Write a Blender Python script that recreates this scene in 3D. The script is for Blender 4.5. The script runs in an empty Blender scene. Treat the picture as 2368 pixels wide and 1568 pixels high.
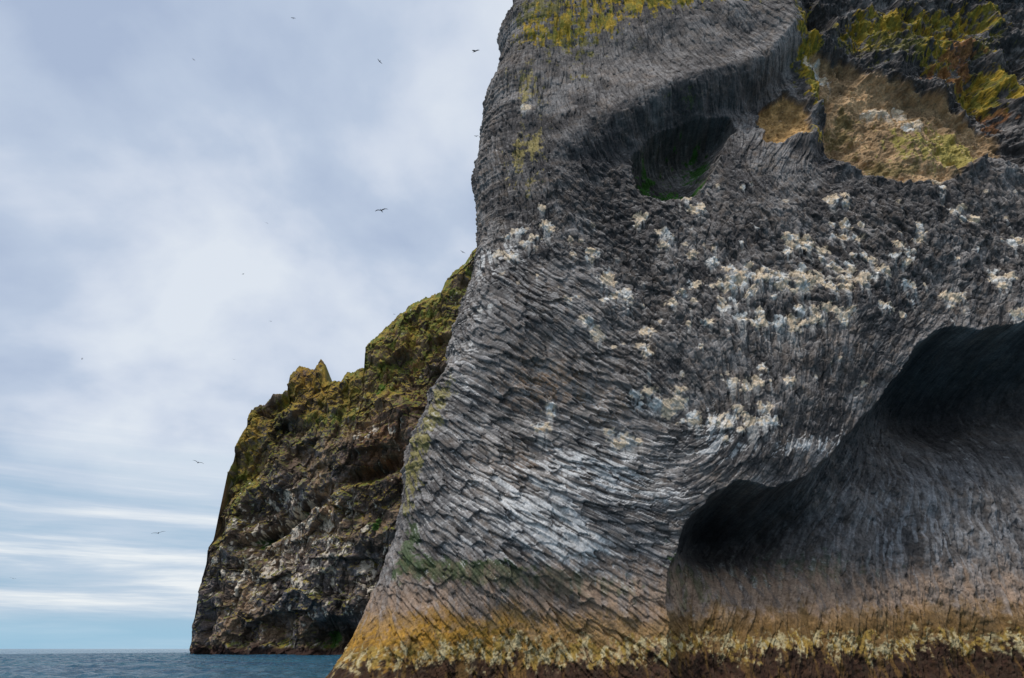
import bpy, math, random
import numpy as np
from mathutils import Vector
f32=np.float32
scene=bpy.context.scene
# ------------------------------------------------------------------ image pixel helpers: rays through image coordinates, unprojected onto the cliff plane
F=1710.0; PITCH=math.atan(716/F); CP,SP=math.cos(PITCH),math.sin(PITCH); CAMH=2.0
def ray(px,py):
    u=(px-1184)/F; v=(784-py)/F
    return u, CP-v*SP, SP+v*CP
def P(px,py,Y=50.0):
    dx,dy,dz=ray(px,py); t=Y/dy
    return (dx*t, CAMH+dz*t)
# ------------------------------------------------------------------ noise
def vnoise(x,y,seed=0):
    r=np.random.RandomState(seed).rand(256,256).astype(f32)
    xi=np.floor(x).astype(np.int32); yi=np.floor(y).astype(np.int32)
    fx=(x-xi).astype(f32); fy=(y-yi).astype(f32)
    fx=fx*fx*(3-2*fx); fy=fy*fy*(3-2*fy)
    x0=xi&255; x1=(xi+1)&255; y0=yi&255; y1=(yi+1)&255
    a=r[x0,y0]; b=r[x1,y0]; c=r[x0,y1]; d=r[x1,y1]
    return (a+(b-a)*fx)*(1-fy)+(c+(d-c)*fx)*fy
def fbm(x,y,seed=0,oct=5,gain=0.5,ridge=False):
    s=np.zeros(x.shape,f32); a=1.0; tot=0; v=0
    for o in range(oct):
        c,sn=math.cos(o*0.9),math.sin(o*0.9)
        n=vnoise((x*c-y*sn)*2**o+17.3*o,(x*sn+y*c)*2**o+5.1*o,seed+o)
        if ridge: n=1-np.abs(2*n-1)
        s+=a*n; tot+=a; a*=gain
    return s/tot
def nrm(n,spread=1.0):
    return np.clip(.5+(n-n.mean())/(n.std()+1e-6)*.2*spread,0,1).astype(f32)
def sst(e0,e1,x):
    t=np.clip((x-e0)/(e1-e0),0,1); return (t*t*(3-2*t)).astype(f32)
def lerp(a,b,t): return a+(b-a)*t
def polysdf(poly,X,Z):
    d=np.full(X.shape,1e9,f32); inside=np.zeros(X.shape,bool); n=len(poly)
    for i in range(n):
        x0,z0=poly[i]; x1,z1=poly[(i+1)%n]
        ex,ez=x1-x0,z1-z0; wx=X-x0; wz=Z-z0
        t=np.clip((wx*ex+wz*ez)/(ex*ex+ez*ez+1e-9),0,1)
        d=np.minimum(d,(wx-ex*t)**2+(wz-ez*t)**2)
        if z0!=z1:
            c=((z0>Z)!=(z1>Z))&(X<(x1-x0)*(Z-z0)/(z1-z0)+x0)
            inside^=c
    d=np.sqrt(d)
    return np.where(inside,d,-d).astype(f32)
def voronoi(X,Z,th,g,ratio,seed,rad=2,square=False):
    L=math.sqrt(ratio)
    rs=np.random.RandomState(seed); jx=rs.rand(256,256).astype(f32); jz=rs.rand(256,256).astype(f32); rid=rs.rand(256,256,3).astype(f32)
    x=(X/g).astype(f32); z=(Z/g).astype(f32); ix=np.floor(x).astype(np.int32); iz=np.floor(z).astype(np.int32)
    c=np.cos(th).astype(f32); s=np.sin(th).astype(f32)
    f1=np.full(x.shape,1e9,f32); f2=f1.copy(); al=np.zeros(x.shape,f32); ac=al.copy()
    bi=np.zeros(x.shape,np.int32)
    for i in range(-rad,rad+1):
        for j in range(-rad,rad+1):
            gx=(ix+i); gz=(iz+j); mx=gx&255; mz=gz&255
            dx=x-(gx+jx[mx,mz]); dz=z-(gz+jz[mx,mz])
            a=(dx*c+dz*s)/L; b=(-dx*s+dz*c)*L
            if square:
                a2=a*a; b2=b*b; d=np.sqrt(np.sqrt(a2*a2+b2*b2))
            else: d=np.sqrt(a*a+b*b)
            m=d<f1
            f2=np.where(m,f1,np.minimum(f2,d)); f1=np.where(m,d,f1)
            al=np.where(m,a,al); ac=np.where(m,b,ac); bi=np.where(m,mx*256+mz,bi)
    r=rid.reshape(-1,3)[bi]
    return f1,f2-f1,al,ac,r
def interp_ctrl(ctrl,X,Z,sig):
    sx=np.zeros(X.shape,f32); sy=sx.copy()
    for px,py,deg in ctrl:
        cx,cz=P(px,py); d2=(X-cx)**2+(Z-cz)**2; k=np.exp(-d2/(2*sig*sig))+1e-4/(1+d2*d2*.01)
        a=2*math.radians(deg); sx+=k*math.cos(a); sy+=k*math.sin(a)
    return 0.5*np.arctan2(sy,sx)
def build_grid(name,co,col,mat,flip=False):
    nr,nc,_=co.shape
    me=bpy.data.meshes.new(name)
    me.vertices.add(nr*nc); me.vertices.foreach_set("co",co.astype(f32).ravel())
    i=np.arange(nr*nc,dtype=np.int32).reshape(nr,nc)
    q=np.stack([i[:-1,:-1],i[:-1,1:],i[1:,1:],i[1:,:-1]],-1)
    if flip: q=q[...,::-1]
    q=q.reshape(-1)
    n=len(q)//4
    me.loops.add(len(q)); me.loops.foreach_set("vertex_index",q)
    me.polygons.add(n); me.polygons.foreach_set("loop_start",np.arange(0,len(q),4,dtype=np.int32))
    me.update(calc_edges=True)
    if col is not None:
        at=me.color_attributes.new("rock_tint",'FLOAT_COLOR','POINT')
        c4=np.ones((nr*nc,4),f32); c4[:,:col.shape[-1]]=col.reshape(nr*nc,-1)
        at.data.foreach_set("color",c4.ravel())
    me.materials.append(mat)
    ob=bpy.data.objects.new(name,me); scene.collection.objects.link(ob)
    return ob
def normals(co):
    du=np.gradient(co,axis=1); dv=np.gradient(co,axis=0)
    n=np.cross(du,dv); n/=np.linalg.norm(n,axis=-1,keepdims=True)+1e-9
    return n
# ------------------------------------------------------------------ materials
def rock_mat(name,scale,rough=0.85,bump=0.06):
    m=bpy.data.materials.new(name); m.use_nodes=True; nt=m.node_tree; N=nt.nodes; Lk=nt.links
    b=N["Principled BSDF"]
    at=N.new("ShaderNodeAttribute"); at.attribute_name="rock_tint"
    tc=N.new("ShaderNodeTexCoord")
    n1=N.new("ShaderNodeTexNoise"); n1.inputs["Scale"].default_value=scale; n1.inputs["Detail"].default_value=6; n1.inputs["Roughness"].default_value=0.65
    n2=N.new("ShaderNodeTexNoise"); n2.inputs["Scale"].default_value=scale*0.2; n2.inputs["Detail"].default_value=4
    Lk.new(tc.outputs["Object"],n1.inputs["Vector"]); Lk.new(tc.outputs["Object"],n2.inputs["Vector"])
    r=N.new("ShaderNodeMapRange"); r.inputs["From Min"].default_value=0.3; r.inputs["From Max"].default_value=0.7; r.inputs["To Min"].default_value=0.6; r.inputs["To Max"].default_value=1.4
    Lk.new(n1.outputs["Fac"],r.inputs["Value"])
    r2=N.new("ShaderNodeMapRange"); r2.inputs["From Min"].default_value=0.3; r2.inputs["From Max"].default_value=0.7; r2.inputs["To Min"].default_value=0.75; r2.inputs["To Max"].default_value=1.25
    Lk.new(n2.outputs["Fac"],r2.inputs["Value"])
    mu=N.new("ShaderNodeMath"); mu.operation='MULTIPLY'; Lk.new(r.outputs[0],mu.inputs[0]); Lk.new(r2.outputs[0],mu.inputs[1])
    vm=N.new("ShaderNodeVectorMath"); vm.operation='SCALE'; Lk.new(at.outputs["Color"],vm.inputs[0]); Lk.new(mu.outputs[0],vm.inputs["Scale"])
    Lk.new(vm.outputs[0],b.inputs["Base Color"])
    b.inputs["Roughness"].default_value=rough; b.inputs["Specular IOR Level"].default_value=0.25
    bp=N.new("ShaderNodeBump"); bp.inputs["Distance"].default_value=bump; bp.inputs["Strength"].default_value=0.7
    Lk.new(n1.outputs["Fac"],bp.inputs["Height"]); Lk.new(bp.outputs[0],b.inputs["Normal"])
    return m
# ================================================================== MAIN CLIFF
sil=[(1200,-60),(1195,0),(1158,45),(1150,130),(1125,200),(1110,300),(1097,400),(1095,500),(1085,600),(1068,680),(1045,780),(1000,900),(960,1000),(925,1080),(915,1180),(900,1250),(870,1340),(820,1450),(790,1510),(745,1575)]
R=4.5
silw=[P(a,b,52.6) for a,b in sil][::-1]
sz=[p[1] for p in silw]; sx=[p[0] for p in silw]
NR=1180; ZT=60.0
zr=np.concatenate([np.linspace(-1.0,ZT,NR),np.linspace(ZT+0.5,78,30)])
xl=np.interp(zr,sz,sx)
zf=zr.astype(f32)
xl=xl+(0.8*(fbm(zf*0.5,zf*0+3,91,6,.6)-0.5)*2)*np.clip((zr-4)/10,0,1)
NB,NF,NX=50,1180,40
Lb=25.0
aS=xl+R-math.pi*R/2
xf=np.interp(zr,[0,60],[38,51])
A=np.concatenate([aS[:,None]-Lb*(1-np.linspace(0,1,NB,endpoint=False))[None,:]**1.5,
   aS[:,None]+(xf-aS)[:,None]*np.linspace(0,1,NF)[None,:],
   xf[:,None]+(80-xf)[:,None]*(np.linspace(0,1,NX+1)[1:])[None,:]],1).astype(f32)
Z=np.repeat(zr[:,None],A.shape[1],1).astype(f32)
XL=np.repeat(xl[:,None],A.shape[1],1)
out=np.zeros(A.shape,f32)
wob=(fbm(A*0.12,Z*0.12,5,5)-0.5)
out+=2.6*wob
out+=1.8*np.exp(-np.clip(Z,0,99)/3.0)
def G(px,py,rx,ry,rot=0):
    cx,cz=P(px,py); sc=0.5*(P(px+1,py)[0]-P(px-1,py)[0]); ax=rx*sc; az=ry*sc*1.15
    c,s=math.cos(math.radians(rot)),math.sin(math.radians(rot))
    dx=A-cx; dz=Z-cz
    return np.exp(-(((dx*c+dz*s)/ax)**2+((-dx*s+dz*c)/az)**2)).astype(f32)
# brow
bl=[P(*p) for p in [(1050,470),(1250,400),(1330,368),(1480,312),(1600,258),(1700,228),(1780,190),(1860,100),(1900,-100)]]
zb=np.interp(A,[p[0] for p in bl],[p[1] for p in bl]).astype(f32)
db=Z-zb+1.8*(fbm(A*0.45,Z*0.45,8,5,.6)-0.5)
fadeL=sst(P(1230,400)[0],P(1560,300)[0],A)*(1-sst(P(1850,200)[0],P(1930,200)[0],A))
out+=fadeL*(2.2*sst(-1.6,2.8,db)*np.exp(-np.clip(db,0,99)/9.0) -2.4*(1-sst(-1.6,2.8,db))*np.exp(-np.clip(-db,0,99)/4.0))
# eye socket
eye=[P(*p) for p in [(1475,350),(1510,312),(1590,275),(1690,255),(1700,285),(1665,340),(1640,400),(1610,446),(1540,462),(1488,440),(1472,390)]]
sde=polysdf(eye,A,Z)+0.9*(fbm(A*1.0,Z*1.0,33,5,.6)-0.5)
e=np.clip((sde+.3)/2.6,0,1); out-=4.6*(e**.8)*(2-e**.8)
# upper right : set back rock, tuff hollow
urx=sst(P(1840,200)[0],P(1910,200)[0],A)*sst(P(1900,470)[1],P(1900,330)[1],Z)
craggy=(fbm(A*0.22,Z*0.22,44,6,0.55,True)-0.5)
out+=urx*(-2.0+5.0*craggy)
tan=[P(*p) for p in [(1893,100),(1945,100),(2010,125),(2060,160),(2180,190),(2260,240),(2340,270),(2335,330),(2260,375),(2170,425),(2080,420),(1990,390),(1940,350),(1920,290),(1900,220)]]
sdt=polysdf(tan,A,Z)+1.8*(fbm(A*0.6,Z*0.6,55,5,.6)-0.5)
tn=np.clip(sdt/1.6,0,1); out-=.8*np.sqrt(1-(1-tn)**2)
out-=(2.8*craggy)*urx*sst(0,1,sdt)
tan2=[P(*p) for p in [(1785,200),(1830,185),(1870,210),(1888,260),(1875,305),(1778,318),(1755,262)]]
sdt2=polysdf(tan2,A,Z)+1.4*(fbm(A*0.8,Z*0.8,56,4)-0.5)
t2=np.clip(sdt2/1.0,0,1); out-=1.0*np.sqrt(1-(1-t2)**2)
out+=2.0*G(2130,330,110,70)+1.2*G(1885,150,25,160)+1.2*G(1890,305,35,30)
# cheek & trunk modelling
out+=1.8*G(1700,760,330,280)+1.3*G(1230,900,220,330)-0.9*G(1450,640,110,160)+1.0*G(1300,1250,250,200)
# great sea cave
cave=[P(*p) for p in [(1538,1560),(1536,1450),(1545,1320),(1578,1215),(1640,1145),(1700,1112),(1790,1130),(1860,1100),(1930,1040),(2000,965),(2060,880),(2110,800),(2180,762),(2260,768),(2368,745),(2600,760)]]+[(78,20),(78,-6),(P(1538,1560)[0],-6)]
sdc=polysdf(cave,A,Z)+0.8*(fbm(A*0.6,Z*0.6,66,6,.55)-0.5)
pocket=1.5+9*G(1720,1200,190,90)+7.0*G(2290,860,260,130)+2.0*sst(2,20,Z)
k=np.clip(sdc/3.5,0,1)
caveD=(1.5+pocket)*np.sqrt(1-(1-k)**2)
out-=caveD
incave=sst(-0.1,0.3,sdc)
out+=incave*2.4*(fbm(A*.3,Z*.2,67,6,.6)-.5)
# --- column direction
ctrl=[(1200,60,88),(1200,200,86),(1320,100,-86),(1320,220,-84),(1450,100,-80),(1450,230,-76),(1600,60,-72),(1600,170,-66),(1750,100,-60),(1730,190,-70),(1790,250,60),(1380,345,-60),(1230,330,-80),(1200,430,-80),(1420,430,-45),(1600,225,-75),(1350,290,-80),
(1150,560,-80),(1120,700,-62),(1250,700,-38),(1400,800,-37),(1150,900,-38),(1350,1000,-26),(1500,1050,-20),(1450,1180,-15),(1200,1150,-34),(1250,1300,-38),(1450,1350,-30),(970,1100,-52),(950,1300,-42),(1100,1420,-52),(850,1530,-70),(1200,1530,-72),(1500,1450,-50),
(1600,500,-70),(1550,700,-60),(1700,650,-80),(1900,600,-65),(1700,850,-88),(1550,900,-55),(1850,850,82),(1950,950,68),(2080,800,50),(2200,650,60),(2000,500,-70),(2250,500,-80),(1750,1030,75),(1640,1090,35),
(1650,1350,58),(1800,1400,66),(2000,1250,70),(2200,1300,80),(2300,1000,78),(1800,1200,40),(2000,1120,48)]
th=interp_ctrl(ctrl,A,Z,2.4)+0.08*(fbm(A*0.3,Z*0.3,77,3)-0.5)*2
wx=A+0.04*(fbm(A*2,Z*2,12,2)-.5); wz=Z+0.04*(fbm(A*2,Z*2,13,2)-.5)
f1,fe,al,ac,rc=voronoi(wx,wz,th,0.68,7.5,101,3,True)
b1,be,bal,bac,rb=voronoi(A+.3*(fbm(A*.8,Z*.8,18,4,.6)-.5),Z+.3*(fbm(A*.8,Z*.8,19,4,.6)-.5),th,1.5,3.0,151,2,True)
wx2=A+.40*(fbm(A*1.1,Z*1.1,14,4,.6)-.5); wz2=Z+.40*(fbm(A*1.1,Z*1.1,15,4,.6)-.5)
g1,ge,gl,gc,rg=voronoi(wx2,wz2,th,0.56,2.2,202,1)
h1,he,hl,hc,rh=voronoi(A+1.2*(fbm(A*.6,Z*.6,16,4)-.5),Z+1.2*(fbm(A*.6,Z*.6,17,4)-.5),th,2.6,2.5,303,1)
down=np.where(np.sin(th)<0,1.0,-1.0)*np.where(np.abs(np.sin(th))<0.15,0.3,1.0)
trunk=np.clip(G(1250,1050,330,420)*1.6,0,1)*(1-incave)
fore=np.clip(1.4*G(1450,140,330,170),0,1)
cheek=np.clip(1.2*G(1780,720,420,260),0,1)*(1-incave)
blocky=np.clip(1.5*G(2150,560,330,130)+1.0*G(1430,520,180,80)+0.6*G(1400,400,120,50)+0.7*G(1500,680,90,100)+.50*cheek,0,1)*(1-incave)
urm=urx
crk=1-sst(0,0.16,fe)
colrel=0.17*(rc[...,0]-.5)+down*al*(0.06+0.12*trunk)-0.075*crk+0.03*(rc[...,1]-.5)*ac
bun=0.34*(rb[...,0]-.5)+down*bal*(.10+.20*trunk)
blkrel=0.42*(rg[...,0]-.5)-0.14*(1-sst(0,0.22,ge))+0.35*(rg[...,1]-.5)*gl+0.35*(rg[...,2]-.5)*gc
big=0.55*(rh[...,0]-.5)-0.1*(1-sst(0,0.1,he))
fine=fbm(A*1.3,Z*1.3,21,6,0.62)-.5
rel=colrel*(1-0.5*blocky)*(1-0.7*urm)*(1-.3*fore)+bun*(.32+.28*trunk)*(1-.6*fore)*(1-urm)+blkrel*(0.8*blocky+0.08*(1-trunk)*(1-fore)+0.5*urm)+big*(0.22*(1-.8*fore)*(1-.4*trunk)+0.5*blocky)+(0.16-.04*trunk+.36*blocky+.2*urm)*fine
smoothtan=np.maximum(sst(0,0.6,sdt),sst(0,0.6,sdt2))
rel=lerp(rel,1.3*fine+0.1*colrel,smoothtan)
shore=1-sst(2.6,4.0,Z)
rel+=shore*0.22*(fbm(A*3.5,Z*3.5,23,4,.6)-.5)
arc=np.clip((A-(XL+R-math.pi*R/2))/R,0,math.pi/2)
back=np.clip((XL+R-math.pi*R/2)-A,0,None)
front=np.clip(A-(XL+R),0,None)
X=XL+R-R*np.cos(arc)+front+0.25*back
Y=50+R-R*np.sin(arc)+back
base=np.stack([X,Y,Z],-1)
nx=-np.cos(arc); ny=-np.sin(arc)
w=np.clip(arc/(math.pi/2),0,1)
# --- colour fields
n_a=nrm(fbm(A*0.5,Z*0.5,31,6,0.6)); n_b=nrm(fbm(A*1.6,Z*1.6,32,5,0.65)); n_c=nrm(fbm(A*4,Z*1.8,34,4,0.65)); n_v=nrm(fbm(A*2.6,Z*0.45,36,5,0.6)); n_d=nrm(fbm(A*3,Z*3,38,4,.7)); n_s=nrm(fbm(A*6,Z*.6,39,3,.6))
rs=random.Random(11)
core=np.zeros(A.shape,f32); drip=np.zeros(A.shape,f32)
def splat(cx,cz,rx,rz,ln,amt=1):
    i0=int((cz-rz*1.4-ln+1)/(ZT+1)*(NR-1)); i1=int((cz+rz*1.4+1)/(ZT+1)*(NR-1))+2
    i0=max(i0,0); i1=min(i1,NR)
    if i1-i0<2: return
    a0=A[i0]; j=np.searchsorted(a0,[cx-rx*2.5-1,cx+rx*2.5+1]); j0,j1=max(j[0],0),min(j[1],A.shape[1])
    s=np.s_[i0:i1,j0:j1]; dx=A[s]-cx; dz=Z[s]-cz
    r=np.sqrt((dx/rx)**2+(dz/rz)**2)
    v=sst(-.10,.20,1-r+1.5*(n_d[s]-.5)+.6*(n_b[s]-.5))*amt
    core[s]=np.maximum(core[s],v)
    t=np.clip(-dz/ln,0,1); d=sst(0,.15,-dz+rz*.3)*(1-t)**.8*sst(1.1,.5,np.abs(dx)/rx+t*.35)*sst(.42,.66,n_s[s]+.25*(1-t)-.1)
    drip[s]=np.maximum(drip[s],d*amt)
clusters=[(1840,570,32,42,15),(1700,655,42,26,12),(1800,675,100,25,28),(1800,762,75,9,18),(1935,645,45,36,14),(1685,720,40,30,9),(2090,615,55,36,11),(2200,690,36,20,7),(1950,470,20,22,4),(1945,545,36,26,7),
(1605,490,18,16,6),(1475,500,12,22,3),(1368,600,8,17,4),(1400,658,10,13,4),(1430,705,34,18,6),(1370,760,16,32,4),(1195,560,50,34,9),(1265,530,9,26,4),(1490,800,8,36,4),(1738,897,36,10,9),(1742,860,4,8,2),
(1685,990,60,25,17),(1562,955,32,40,11),(1495,920,18,40,6),(1440,1015,46,12,8),(1890,740,75,14,9),(2310,640,22,32,8),(2340,540,22,50,6),(2350,730,20,9,4),(1585,690,34,34,6),(1268,955,6,11,4),(1530,560,26,32,4),(1240,1000,30,6,2),(2130,550,34,28,4),(2230,500,46,22,4),
(1220,250,6,4,1),(1925,130,30,12,10),(2080,222,50,7,9),(2140,255,14,12,4),(1995,640,30,46,4),(2030,720,46,16,4),(1620,600,46,36,2),(1650,780,30,46,2),(1330,700,24,14,2),(2150,450,90,18,3),(1750,975,12,28,6)]
for px,py,sx_,sy_,n_ in clusters:
    for _ in range(n_):
        q=rs.gauss(0,.62)*sx_+px,rs.gauss(0,.62)*sy_+py
        cx,cz=P(*q); s_=rs.uniform(.55,1.3)*(1.15 if py<500 else 1)
        splat(cx,cz,.40*s_,.30*s_,rs.uniform(.5,2.2)*s_,rs.uniform(.85,1))
for _ in range(100):
    q=rs.uniform(1080,2420),rs.uniform(430,900)
    if q[1]>760 and (q[0]>2000 or q[0]<1350): continue
    cx,cz=P(*q); s_=rs.uniform(.3,.75); splat(cx,cz,.30*s_,.34*s_,rs.uniform(.5,1.6),rs.uniform(.4,.9))
core*=(1-incave); drip*=(1-incave)
rel+=core*.03
o2=out*sst(0.1,0.9,w)+rel
co=base.copy(); co[...,0]+=nx*o2; co[...,1]+=ny*o2
nr=normals(co)
if nr[NR//2,NF//2,1]>0: nr=-nr; flipA=True
else: flipA=False
up=np.clip(nr[...,2],-1,1)
def c3(r,g,b): return np.array([r,g,b],f32)
def mixc(col,c,m): return col+(c-col)*m[...,None]
col=np.ones(A.shape+(3,),f32)*c3(.178,.156,.142)
col*= (0.6+0.8*rc[...,0:1])*(.8+.4*rb[...,1:2])
col=mixc(col,c3(.35,.32,.30),sst(.5,.85,n_a)*0.6)
col=mixc(col,c3(.26,.185,.13),sst(.5,.8,n_b)*0.45)
col=mixc(col,c3(.070,.062,.060),sst(.45,.75,1-n_a)*0.7)
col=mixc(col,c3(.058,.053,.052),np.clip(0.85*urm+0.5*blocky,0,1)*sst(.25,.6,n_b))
col=mixc(col,c3(.052,.047,.047),np.clip(G(1650,240,260,60,20)+G(1430,370,200,60),0,1)*0.7)  # shadow band along the brow painted into the rock colour
col=mixc(col,c3(.27,.235,.21),G(1450,120,300,110)*.45)
col=mixc(col,c3(.45,.43,.42),np.clip(G(1250,1230,330,160)+.8*G(1080,850,90,250,60),0,1)*0.45*(1-incave)*sst(.2,.7,rc[...,1]))
col=mixc(col,c3(.35,.32,.28),G(1250,950,250,180)*0.3*sst(.2,.7,rc[...,2]))
col=mixc(col,c3(.35,.20,.10),np.clip(G(1260,900,110,60)+G(1200,1090,120,50)*.7+.5*G(1400,950,80,40),0,1)*sst(.35,.65,n_d)*0.7)
col=mixc(col,c3(.50,.48,.46),sst(.05,.5,up)*(.25+.42*trunk)*(1-.3*incave)*sst(.3,.6,n_d))  # up-facing column tops lightened: guano plus painted highlight
col=mixc(col,c3(.045,.040,.040),crk*.45)  # crack shade painted into the colour for contrast
def patch(c,gm_,n,lo,amt=1.0,wd=.10):
    global col
    col=mixc(col,c,sst(lo,lo+wd,n*0.55+np.clip(gm_,0,1)*0.45)*amt*sst(.02,.12,gm_))
mn=.5*n_b+.5*n_d; mn=nrm(mn); cn=nrm(.5*n_d+.5*rc[...,1]); vn=nrm(.55*n_v+.45*n_d)
yel=c3(.48,.31,.035)
yv=c3(.27,.23,.04)[None,None]*sst(.4,.62,n_c)[...,None]+yel[None,None]*(1-sst(.4,.62,n_c)[...,None])
patch(c3(.22,.19,.05),np.clip(.9*G(1240,30,80,45)+.8*G(1330,100,110,55)+.8*G(1500,15,230,25),0,1),mn,.57,.8)
patch(yv,np.clip(.95*G(1245,70,70,45)+1.1*G(1390,50,140,50,12)+1.1*G(1500,5,200,24)+.9*G(1700,0,120,20)+.7*G(1340,185,25,15),0,1),vn,.58,.95)
patch(c3(.42,.33,.11),.95*G(1215,370,50,110,-10)+.75*G(1215,180,45,90),vn,.60,.75)
patch(c3(.36,.30,.09),np.clip(1.1*G(945,1040,40,110,-20)+.85*G(1010,930,45,120,-25)+.5*G(930,1150,40,60),0,1),cn,.60,.75)
urok=(1-sst(-.2,.1,sdt))
patch(c3(.22,.19,.045),np.clip(G(2150,60,280,90)+.8*G(1870,120,50,130),0,1)*np.clip(urm+.5,0,1)*urok,mn,.60,.75)
patch(yv,np.clip(1.1*G(1865,60,40,80)+1.1*G(1885,160,18,90)+G(1890,300,35,25),0,1),mn,.56,.95)
patch(yv,np.clip(1.1*G(2050,15,90,38)+1.2*G(2185,60,50,80)+1*G(2280,20,80,50)+1.1*G(2300,170,120,40,-25)+G(2350,150,50,50)+.8*G(2000,60,60,20),0,1)*urm*urok,mn,.56,.92)
patch(c3(.36,.16,.07),(G(2235,90,60,60)+G(2330,240,60,40)+.8*G(2210,150,80,30))*urm*urok,n_b,.58,.85)
tancol=c3(.46,.30,.16)*(0.45+1.1*n_a[...,None])
col=col+(tancol-col)*(sst(-.05,.35,sdt)*.95*(1-core))[...,None]
col=col+(c3(.50,.30,.12)*(0.6+0.8*n_b[...,None])-col)*sst(-.05,.3,sdt2)[...,None]
patch(c3(.42,.35,.09),np.clip(1.0*G(2150,320,110,80,-25)+.9*G(2230,330,50,60),0,1)*sst(0,.3,sdt),vn,.58,.85)
patch(c3(.22,.17,.065),np.clip(.9*G(1970,270,60,100)+.9*G(2060,380,120,30),0,1)*sst(0,.3,sdt),n_b,.56,.75)
patch(c3(.055,.095,.022),np.clip(G(1050,1320,200,26,-6)+G(1300,1350,200,24,-6)+.9*G(930,1260,40,60)+.9*G(1620,1340,80,60)+.7*G(1900,1300,200,50),0,1),cn,.53,.8)
patch(c3(.045,.14,.018),np.clip(1.1*G(1550,430,85,36)+.8*G(1630,330,50,50)+.6*G(1520,370,50,50),0,1)*sst(-.6,.1,sde),n_b,.50,.9)
patch(c3(.10,.14,.03),.8*G(1580,240,90,30),mn,.66,.5)
cream=sst(.30,.56,n_b)
ctint=c3(.84,.82,.77)[None,None]*(1-cream[...,None])+c3(.84,.66,.46)[None,None]*cream[...,None]
col=col+(c3(.70,.67,.62)-col)*(np.clip(drip,0,1)*.75)[...,None]
col=col+(ctint-col)*(core*.95)[...,None]
st=np.clip(G(1400,1110,190,50,-14)+.9*G(1250,1190,160,60,-30)+.8*G(1330,1280,130,50,-30)+.5*G(1080,1250,130,70,-30)+.9*G(1830,1040,190,26,5)+.7*G(1140,590,90,50)+.45*G(1080,850,60,240)+.8*G(1640,1010,60,50)+.5*G(1450,950,150,60),0,1)*(1-incave)
stm=sst(.58,.72,st*.40+.32*rc[...,1]+.20*n_d+.28*np.clip(up,0,1))
col=mixc(col,c3(.74,.72,.69),stm*.82)
# inside the cave
col=mixc(col,c3(.085,.082,.083),incave*.40*sst(P(2000,1380)[1],P(2000,1250)[1],Z))  # shade on the upper cave wall painted into the colour
col=mixc(col,c3(.05,.048,.050),incave*np.clip(G(1720,1190,200,80)+G(2290,850,220,100),0,1)*.75)  # deep pocket shade painted in, darker than the recess alone gives
col=mixc(col,c3(.36,.36,.37),incave*np.clip(G(2230,1200,280,140),0,1)*sst(.42,.75,.5*n_c+.5*rc[...,1])*.7)  # lit part of the inner wall painted lighter, broken by noise
col=mixc(col,c3(.30,.21,.14),incave*np.clip(G(1750,1370,200,60)+.6*G(2150,1380,300,40),0,1)*sst(.35,.65,n_v)*.6)
# shore bands
x1=P(1480,1400)[0]; x2=P(1600,1400)[0]; ic=sst(x1,x2,A)
off=0.55*ic+1.0*(n_a-.5)-.25*sst(0,-12,A)
zz=Z-off+1.2*(n_d-.5)+.7*(rc[...,0]-.5)
lf=sst(P(1500,1450)[0],P(1050,1450)[0],A)
col=mixc(col,c3(.38,.26,.18),(1-sst(5.0,7.8,zz))*(.40+.5*sst(.35,.6,n_v)))
col=mixc(col,c3(.44,.23,.03),(1-sst(3.3,4.6,zz))*(.5+.45*lf)*(.6+.4*sst(.3,.6,n_d)))
col=mixc(col,c3(.13,.075,.025),(1-sst(2.9,4.5,zz))*ic*.75)
col=mixc(col,c3(.16,.085,.022),(1-sst(2.4,3.1,zz))*sst(.3,.6,n_b)*.8)
bn=nrm(.6*nrm(fbm(A*5,Z*5,73,3,.7))+.4*n_b)
barn=(1-sst(2.0,2.6,zz))*sst(.28,.52,bn)
bc=c3(.60,.50,.28)[None,None]*(1-sst(.4,.6,n_c)[...,None])+c3(.40,.26,.06)[None,None]*sst(.4,.6,n_c)[...,None]
col=col+(bc-col)*(barn*.85)[...,None]
weed=1-sst(.95,1.50,zz+.5*(n_b-.5))
wc=c3(.045,.020,.013)[None,None]*(.4+1.1*n_d[...,None])
col=col+(wc-col)*(weed*.96)[...,None]
col=mixc(col,c3(.20,.11,.03),weed*sst(.62,.8,n_v)*.6)
col=np.clip(col,.01,.85)
th_=barn*.04
co[...,0]+=nx*th_; co[...,1]+=ny*th_
last=co[-1:].copy(); L=[co]; C=[col]
for dy,dz in [(3,2),(12,6),(40,12),(90,16)]:
    n=last.copy(); n[...,1]=np.maximum(n[...,1],0)+dy; n[...,2]+=dz; L.append(n); C.append(np.ones_like(col[-1:])*c3(.12,.11,.03))
co=np.concatenate(L,0); col=np.concatenate(C,0)
cliff=build_grid("columnar_basalt_sea_cliff",co,col,rock_mat("basalt_rock",6.0,bump=.035),flip=flipA)

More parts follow.
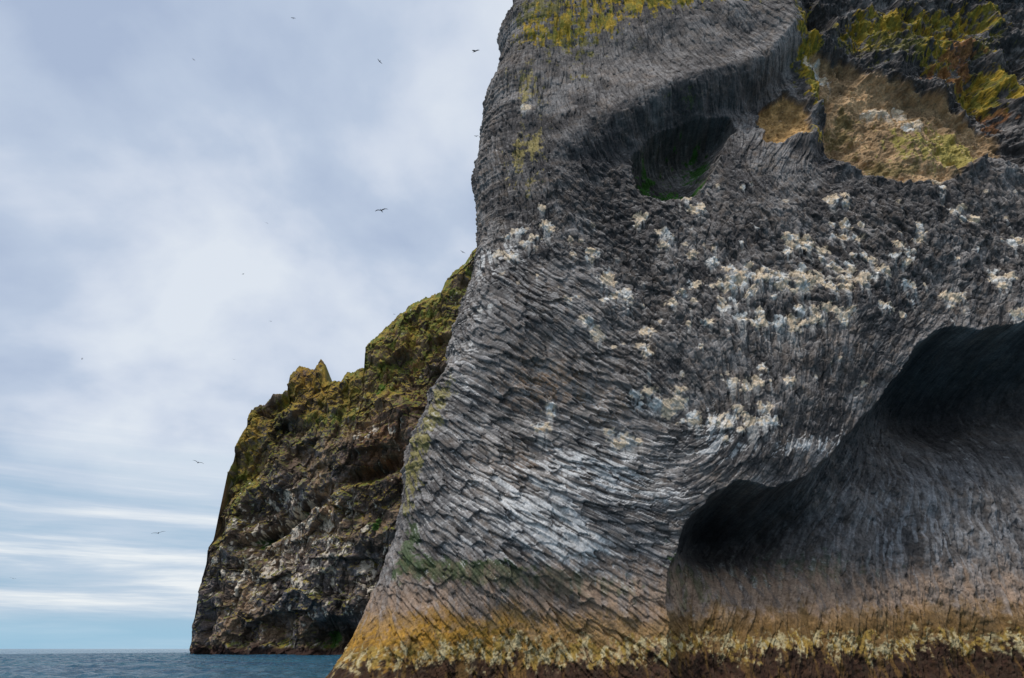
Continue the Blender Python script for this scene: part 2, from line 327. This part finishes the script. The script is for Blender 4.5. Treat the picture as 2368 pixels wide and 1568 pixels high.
# ================================================================== FAR HEADLAND
KH,MH,Y0,X0=0.55,0.12,262.0,-107.0
def PH(px,py):
    dx,dy,dz=ray(px,py); t=(Y0+X0*KH+MH*CAMH)/(dy+KH*dx-MH*dz)
    return (dx*t,CAMH+dz*t)
hs=[(424,1512),(427,1440),(440,1400),(455,1340),(462,1290),(480,1285),(485,1240),(498,1190),(500,1120),(512,1090),(540,1060),(545,1020),(572,985),(580,950),(610,935),(630,912),(664,905),(668,872),(690,850),(728,852),(743,832),(750,842),(753,884),(790,882),(800,862),(850,855),(858,790),(900,750),(960,700),(1022,675),(1030,650),(1070,608),(1120,560)]
hw=[PH(*p) for p in hs]
hx=[p[0] for p in hw]; hz=[p[1] for p in hw]
for i in range(1,len(hx)):
    if hx[i]<=hx[i-1]: hx[i]=hx[i-1]+.15
hz[0]=0.3
hx+= [30,90]; hz+=[hz[-1]+6,hz[-1]-8]
NCH,NRH=760,640
xs=np.concatenate([np.linspace(hx[0],-2,NCH),np.linspace(0,90,30)])
topz=np.interp(xs,hx,hz)
topz=topz+(1.8*(fbm(xs.astype(f32)*.45,xs.astype(f32)*0,81,5,.7)-.5)*2)*np.clip((topz-3)/10,0,1)
vv=np.linspace(0,1,NRH)
XH=np.repeat(xs[None,:],NRH,0).astype(f32); ZH=(-1+vv[:,None]*(topz+1)[None,:]).astype(f32)
TH=np.repeat(topz[None,:],NRH,0)
o=np.zeros(XH.shape,f32)
o+=17*(fbm(XH*.022+3,ZH*.014,82,6,.5)-.5)
rd=fbm(XH*.05+ZH*.03,ZH*.05-XH*.02,83,6,.55,True)
o+=12*(rd-.6)
q1,qe,ql,qc,rq=voronoi(XH+3*(fbm(XH*.2,ZH*.2,84,4,.6)-.5),ZH+3*(fbm(XH*.2,ZH*.2,94,4,.6)-.5),np.full(XH.shape,1.35),3.4,2.0,404,1)
o+=1.8*(rq[...,0]-.5)-.6*(1-sst(0,.15,qe))
q1,qe2,ql,qc,rq2=voronoi(XH+4*(fbm(XH*.1,ZH*.1,95,4,.6)-.5),ZH+4*(fbm(XH*.1,ZH*.1,96,4,.6)-.5),np.full(XH.shape,.3),8.5,1.6,405,1)
o+=5.0*(rq2[...,0]-.5)+2.4*(rq2[...,1]-.5)*ql
o+=2.8*(fbm(XH*.4,ZH*.4,85,6,.65)-.5)
def GH(px,py,rx,ry,rot=0):
    cx,cz=PH(px,py); sc=.5*(PH(px+1,py)[0]-PH(px-1,py)[0])
    c,s=math.cos(math.radians(rot)),math.sin(math.radians(rot)); dx=XH-cx; dz=ZH-cz
    return np.exp(-(((dx*c+dz*s)/(rx*sc))**2+((-dx*s+dz*c)/(ry*sc))**2)).astype(f32)
o-=11*GH(730,1470,30,32)+10*GH(790,1475,22,30)+8*GH(640,1465,30,25)+10*GH(870,1090,70,16,14)+8*GH(690,1185,60,12,25)+7*GH(600,1240,40,9,20)+6*GH(480,1430,14,60)
o+=5*GH(540,1300,60,120)-3*GH(850,1290,40,70)
flatten=sst(0,.06,1-ZH/np.maximum(TH,1))
o=o*(.15+.85*flatten)
Yb=Y0-KH*(XH-X0)+MH*ZH
leftr=np.clip((XH-hx[0])/6,0,1); Yb=Yb+6*(1-np.sqrt(1-(1-leftr)**2))
coH=np.stack([XH-.12*o,Yb-o,ZH],-1)
nh=normals(coH); fl=False
if nh[NRH//2,NCH//2,1]>0: nh=-nh; fl=True
upH=nh[...,2]
ha=nrm(fbm(XH*.06,ZH*.06,86,5,.6)); hb=nrm(fbm(XH*.3,ZH*.3,87,5,.65)); hc_=nrm(fbm(XH*.8,ZH*.6,88,4,.65)); hd=nrm(fbm(XH*.12,ZH*.5,89,5,.6))
ch=np.ones(XH.shape+(3,),f32)*c3(.14,.098,.073)
ch=mixc(ch,c3(.32,.21,.125),sst(.4,.7,ha)*.75)
ch=mixc(ch,c3(.23,.205,.215),sst(.5,.75,hb)*.6)
ch=mixc(ch,c3(.055,.043,.037),sst(.5,.72,hd)*.7)
ch=mixc(ch,c3(.28,.12,.05),np.clip(GH(960,830,70,140)+GH(880,1050,60,80),0,1)*sst(.3,.6,hb)*.7)
ch=mixc(ch,c3(.21,.195,.21),np.clip(GH(460,1420,40,90)+.7*GH(720,1330,120,90),0,1)*.45)
ch*=(.65+.7*rq[...,1:2])
hrel=ZH/np.maximum(TH,1)
high=np.clip(sst(.60,1.0,hrel)+GH(800,930,130,50)+GH(950,780,90,120)*.8+.9*GH(560,1110,60,70)+.6*GH(850,1150,80,30)+.5*GH(500,1260,30,60),0,1)
ms=sst(.55,.68,.32*hb+.33*high+.42*np.clip(upH+.15,0,1)+.16*hc_)
m2=sst(.4,.6,hc_)[...,None]
mossc=c3(.34,.25,.04)[None,None]*(1-m2)+c3(.17,.19,.035)[None,None]*m2
mossc=mossc+(c3(.42,.21,.03)-mossc)*(GH(710,870,50,40)*.7+.5*GH(760,920,90,30)+.5*GH(580,1000,40,60))[...,None]
ch=ch+(mossc-ch)*(ms*.9)[...,None]
ch=mixc(ch,c3(.05,.16,.02),sst(.54,.68,.45*hb+.45*np.clip(GH(880,920,18,50)+GH(690,1190,25,16)+GH(870,1210,10,30)+GH(740,1480,40,25)+GH(590,1250,30,12),0,1))*.8)
gz=np.clip(GH(600,1300,120,120)+GH(700,1200,120,60)+GH(880,1010,60,30)+GH(850,1340,30,40)+.6*GH(760,1330,100,100),0,1)
hs2=nrm(.6*hc_+.4*nrm(fbm(XH*1.5,ZH*.7,97,3,.6)))
ch=mixc(ch,c3(.72,.62,.50),sst(.71,.79,.55*hs2+.27*gz+.26*rq[...,2])*.9)
ch=mixc(ch,c3(.06,.033,.025),1-sst(1.6,3.6,ZH+2.5*(hb-.5)))
ch=np.clip(ch,.01,.8)
last=coH[-1:].copy(); L=[coH]; C=[ch]
for dy,dz in [(4,.6),(12,-1),(40,-6),(90,-30)]:
    n=last.copy(); n[...,1]+=dy; n[...,2]=np.maximum(n[...,2]+dz+1.2*(fbm(xs.astype(f32)*.3+dy,xs.astype(f32)*0,int(90+dy),4)-.5)[None,:],-1); L.append(n); C.append(np.ones_like(ch[-1:])*c3(.17,.15,.035))
coH=np.concatenate(L,0); ch=np.concatenate(C,0)
lft=coH[:,:1].copy(); s1=lft.copy(); s1[...,0]+=3; s1[...,1]+=25; s2=lft.copy(); s2[...,0]+=12; s2[...,1]+=120
coH=np.concatenate([s2,s1,coH],1); ch=np.concatenate([ch[:,:1],ch[:,:1],ch],1)
head=build_grid("grassy_headland_cliff",coH,ch,rock_mat("headland_rock",1.6,.9,.25),flip=fl)

# ================================================================== SEA
m=bpy.data.materials.new("sea_water"); m.use_nodes=True; nt=m.node_tree; N=nt.nodes; Lk=nt.links; b=N["Principled BSDF"]
b.inputs["Roughness"].default_value=.16; b.inputs["IOR"].default_value=1.33
tc=N.new("ShaderNodeTexCoord")
mp=N.new("ShaderNodeMapping"); mp.inputs["Scale"].default_value=(.8,1.3,1); Lk.new(tc.outputs["Object"],mp.inputs["Vector"])
n1=N.new("ShaderNodeTexNoise"); n1.inputs["Scale"].default_value=1.4; n1.inputs["Detail"].default_value=6; n1.inputs["Roughness"].default_value=.6
n2=N.new("ShaderNodeTexNoise"); n2.inputs["Scale"].default_value=.05; n2.inputs["Detail"].default_value=6
Lk.new(mp.outputs[0],n1.inputs["Vector"]); Lk.new(mp.outputs[0],n2.inputs["Vector"])
bp=N.new("ShaderNodeBump"); bp.inputs["Distance"].default_value=.6; bp.inputs["Strength"].default_value=1.0
Lk.new(n1.outputs["Fac"],bp.inputs["Height"]); Lk.new(bp.outputs[0],b.inputs["Normal"])
cr=N.new("ShaderNodeValToRGB"); cr.color_ramp.elements[0].position=.35; cr.color_ramp.elements[0].color=(.020,.085,.16,1); cr.color_ramp.elements[1].position=.7; cr.color_ramp.elements[1].color=(.035,.16,.22,1)
Lk.new(n2.outputs["Fac"],cr.inputs[0]); Lk.new(cr.outputs[0],b.inputs["Base Color"])
def axis(fine0,fine1,step,far,gr):
    a=list(np.arange(fine0,fine1,step)); s=step; v=a[-1]
    while v<far: s*=gr; v+=s; a.append(v)
    s=step; v=a[0]; pre=[]
    while v>-far: s*=gr; v-=s; pre.append(v)
    return np.array(pre[::-1]+a)
ax_=axis(-150,-10,.55,9000,1.12); ay_=axis(50,330,.5,9000,1.05)
XX,YY=np.meshgrid(ax_,ay_); XX=XX.astype(f32); YY=YY.astype(f32)
dens=np.clip(1-(np.maximum(np.abs(XX+80)-75,0)/60),0,1)*np.clip(1-(np.maximum(np.abs(YY-190)-140,0)/900),.0,1)
ZZ=(.55*(fbm(XX*.10,YY*.17,501,3,.5)-.5)+.85*(fbm(XX*.35+YY*.1,YY*.55,502,4,.6,True)-.5))*dens
sea=build_grid("sea",np.stack([XX,YY,ZZ],-1),None,m)
if sea.data.polygons[5000].normal.z<0: sea.data.flip_normals()
sea.data.polygons.foreach_set("use_smooth",np.ones(len(sea.data.polygons),bool))

# ================================================================== SEABIRDS
mb=bpy.data.materials.new("seabird_feathers"); mb.use_nodes=True; N=mb.node_tree.nodes; b=N["Principled BSDF"]
nn=N.new("ShaderNodeTexNoise"); nn.inputs["Scale"].default_value=8
cr=N.new("ShaderNodeValToRGB"); cr.color_ramp.elements[0].color=(.03,.03,.035,1); cr.color_ramp.elements[1].color=(.10,.10,.11,1)
mb.node_tree.links.new(nn.outputs["Fac"],cr.inputs[0]); mb.node_tree.links.new(cr.outputs[0],b.inputs["Base Color"]); b.inputs["Roughness"].default_value=.8
def bird(px,py,D,span,yaw,roll,flap):
    V=[];Fc=[]
    prof=[(-.42,.004,0),(-.30,.05,.0),(-.12,.075,.0),(.06,.085,.0),(.20,.065,.01),(.29,.05,.02),(.36,.045,.03),(.41,.02,.025),(.46,.004,.015)]
    K=8
    for (y,r,z) in prof:
        for k_ in range(K):
            a=2*math.pi*k_/K; V.append((r*math.cos(a),y,z+r*.85*math.sin(a)))
    for i in range(len(prof)-1):
        for k_ in range(K):
            a=i*K+k_; b_=i*K+(k_+1)%K; Fc.append((a,b_,b_+K,a+K))
    s=len(V); V+=[(-.03,-.30,.0),(.03,-.30,.0),(.09,-.52,0),(0,-.55,.0),(-.09,-.52,0)]; Fc.append((s,s+1,s+2,s+3,s+4))
    for sg in (-1,1):
        st=[(.05,.16,-.10,.03),(.28,.21,-.07,.03+.12*flap),(.55,.20,-.03,.03+.20*flap),(.80,.10,-.07,.03+.16*flap),(1.0,-.06,-.10,.03+.06*flap)]
        s=len(V)
        for (x,le,te,z) in st:
            V.append((sg*x,le,z)); V.append((sg*x,(le+te)/2,z+.02)); V.append((sg*x,te,z-.005)); V.append((sg*x,(le+te)/2,z-.012))
        for i in range(len(st)-1):
            for j in range(4):
                a=s+i*4+j; b_=s+i*4+(j+1)%4; Fc.append((a,b_,b_+4,a+4) if sg>0 else (a,a+4,b_+4,b_))
        Fc.append(tuple(s+(len(st)-1)*4+j for j in range(4)))
    me=bpy.data.meshes.new("seabird"); me.from_pydata(V,[],Fc); me.materials.append(mb)
    ob=bpy.data.objects.new("seabird",me); scene.collection.objects.link(ob)
    dx,dy,dz=ray(px,py); n=math.sqrt(dx*dx+dy*dy+dz*dz)
    ob.location=(dx/n*D,dy/n*D,CAMH+dz/n*D); ob.scale=(span/2,)*3; ob.rotation_euler=(math.radians(random.uniform(-8,12)),math.radians(roll),math.radians(yaw))
random.seed(4)
for a in [(1100,118,50,1.0,60,-38,.4),(882,487,55,1.0,170,4,.6),(878,142,110,.9,40,30,.5),(458,1070,65,.9,30,12,1.0),(366,1233,58,.9,30,-14,.7),(30,1338,120,.8,20,10,.8),(617,516,160,.8,10,20,.5),(448,138,170,.8,70,0,.6),(562,634,150,.7,150,0,.8),(1102,315,90,.7,30,-20,.9),(678,42,150,.9,200,10,.3),(626,743,200,.9,0,0,.6),(190,830,180,.9,120,10,.5),(1070,583,100,.8,15,25,.7),(912,727,170,.8,60,-10,.8),(541,831,170,.8,10,0,.5)]: bird(*a)

# ================================================================== LIGHT + SKY
el,az=math.radians(58),(-.66,-.75)
sd=bpy.data.lights.new("sun","SUN"); sd.energy=1.5; sd.angle=math.radians(10); sd.color=(1,.95,.88)
so=bpy.data.objects.new("sun",sd); scene.collection.objects.link(so)
dirv=Vector((az[0]*math.cos(el),az[1]*math.cos(el),math.sin(el)))
so.rotation_euler=dirv.to_track_quat('Z','Y').to_euler()
w=bpy.data.worlds.new("World"); scene.world=w; w.use_nodes=True; nt=w.node_tree; N=nt.nodes; Lk=nt.links
bg=N["Background"]
sky=N.new("ShaderNodeTexSky"); sky.sky_type='NISHITA'; sky.sun_disc=False; sky.sun_elevation=el; sky.sun_rotation=math.atan2(az[0],az[1])
def mth(op,a,b_=None,c=None):
    n=N.new("ShaderNodeMath"); n.operation=op
    for i,v in enumerate([a,b_,c]):
        if v is None: continue
        if isinstance(v,(int,float)): n.inputs[i].default_value=v
        else: Lk.new(v,n.inputs[i])
    return n.outputs[0]
tc=N.new("ShaderNodeTexCoord"); sp=N.new("ShaderNodeSeparateXYZ"); Lk.new(tc.outputs["Generated"],sp.inputs[0])
x,y,z=sp.outputs
zc=mth('MAXIMUM',z,0.0)
den=mth('ADD',zc,.45)
cb=N.new("ShaderNodeCombineXYZ"); Lk.new(mth('DIVIDE',x,den),cb.inputs[0]); Lk.new(mth('DIVIDE',y,den),cb.inputs[1])
def noise(vec,sc,det,ro,dist=0):
    n=N.new("ShaderNodeTexNoise"); n.inputs["Scale"].default_value=sc; n.inputs["Detail"].default_value=det; n.inputs["Roughness"].default_value=ro; n.inputs["Distortion"].default_value=dist; Lk.new(vec,n.inputs["Vector"]); return n.outputs["Fac"]
def ramp(fac,els):
    r=N.new("ShaderNodeValToRGB"); e=r.color_ramp.elements
    e[0].position,e[0].color=els[0][0],els[0][1]+(1,); e[1].position,e[1].color=els[1][0],els[1][1]+(1,)
    for p,c in els[2:]:
        q=e.new(p); q.color=c+(1,)
    Lk.new(fac,r.inputs[0]); return r.outputs[0]
def mix(f,a,b_):
    n=N.new("ShaderNodeMix"); n.data_type='RGBA'
    if isinstance(f,(int,float)): n.inputs[0].default_value=f
    else: Lk.new(f,n.inputs[0])
    Lk.new(a,n.inputs[6]); Lk.new(b_,n.inputs[7]); return n.outputs[2]
c1=noise(cb.outputs[0],2.6,8,.50,.15)
clouds=ramp(c1,[(.36,(.42,.51,.68)),(.61,(.76,.82,.90)),(.46,(.52,.61,.76)),(.53,(.65,.72,.84))])
cb2=N.new("ShaderNodeCombineXYZ"); Lk.new(mth('MULTIPLY',x,2.2),cb2.inputs[0]); Lk.new(mth('MULTIPLY',z,26),cb2.inputs[1]); Lk.new(mth('MULTIPLY',y,1.0),cb2.inputs[2])
c2=noise(cb2.outputs[0],1.0,6,.6,.3)
low=ramp(c2,[(.38,(.38,.54,.70)),(.62,(.86,.90,.93)),(.50,(.54,.65,.78))])
lowf=N.new("ShaderNodeMapRange"); lowf.interpolation_type='SMOOTHSTEP'; lowf.inputs["From Min"].default_value=.10; lowf.inputs["From Max"].default_value=.28; lowf.inputs["To Min"].default_value=1; lowf.inputs["To Max"].default_value=0; Lk.new(z,lowf.inputs["Value"])
cl=mix(lowf.outputs[0],clouds,low)
hor=N.new("ShaderNodeMapRange"); hor.interpolation_type='SMOOTHSTEP'; hor.inputs["From Min"].default_value=.012; hor.inputs["From Max"].default_value=.05; hor.inputs["To Min"].default_value=.7; hor.inputs["To Max"].default_value=0; Lk.new(z,hor.inputs["Value"])
rgb=N.new("ShaderNodeRGB"); rgb.outputs[0].default_value=(.32,.57,.75,1)
cl=mix(hor.outputs[0],cl,rgb.outputs[0])
sc=N.new("ShaderNodeVectorMath"); sc.operation='SCALE'; sc.inputs["Scale"].default_value=.1; Lk.new(sky.outputs[0],sc.inputs[0])
fin=mix(.94,sc.outputs[0],cl)
Lk.new(fin,bg.inputs["Color"]); bg.inputs["Strength"].default_value=1.0

# ================================================================== CAMERA
cd=bpy.data.cameras.new("camera"); cam=bpy.data.objects.new("camera",cd); scene.collection.objects.link(cam)
cd.sensor_width=36; cd.lens=F/2368*36; cd.clip_end=20000; cd.clip_start=.1
cam.location=(0,0,CAMH); cam.rotation_euler=(math.pi/2+PITCH,0,0); scene.camera=cam
scene.view_settings.view_transform='Standard'; scene.view_settings.look='None'; scene.view_settings.exposure=0
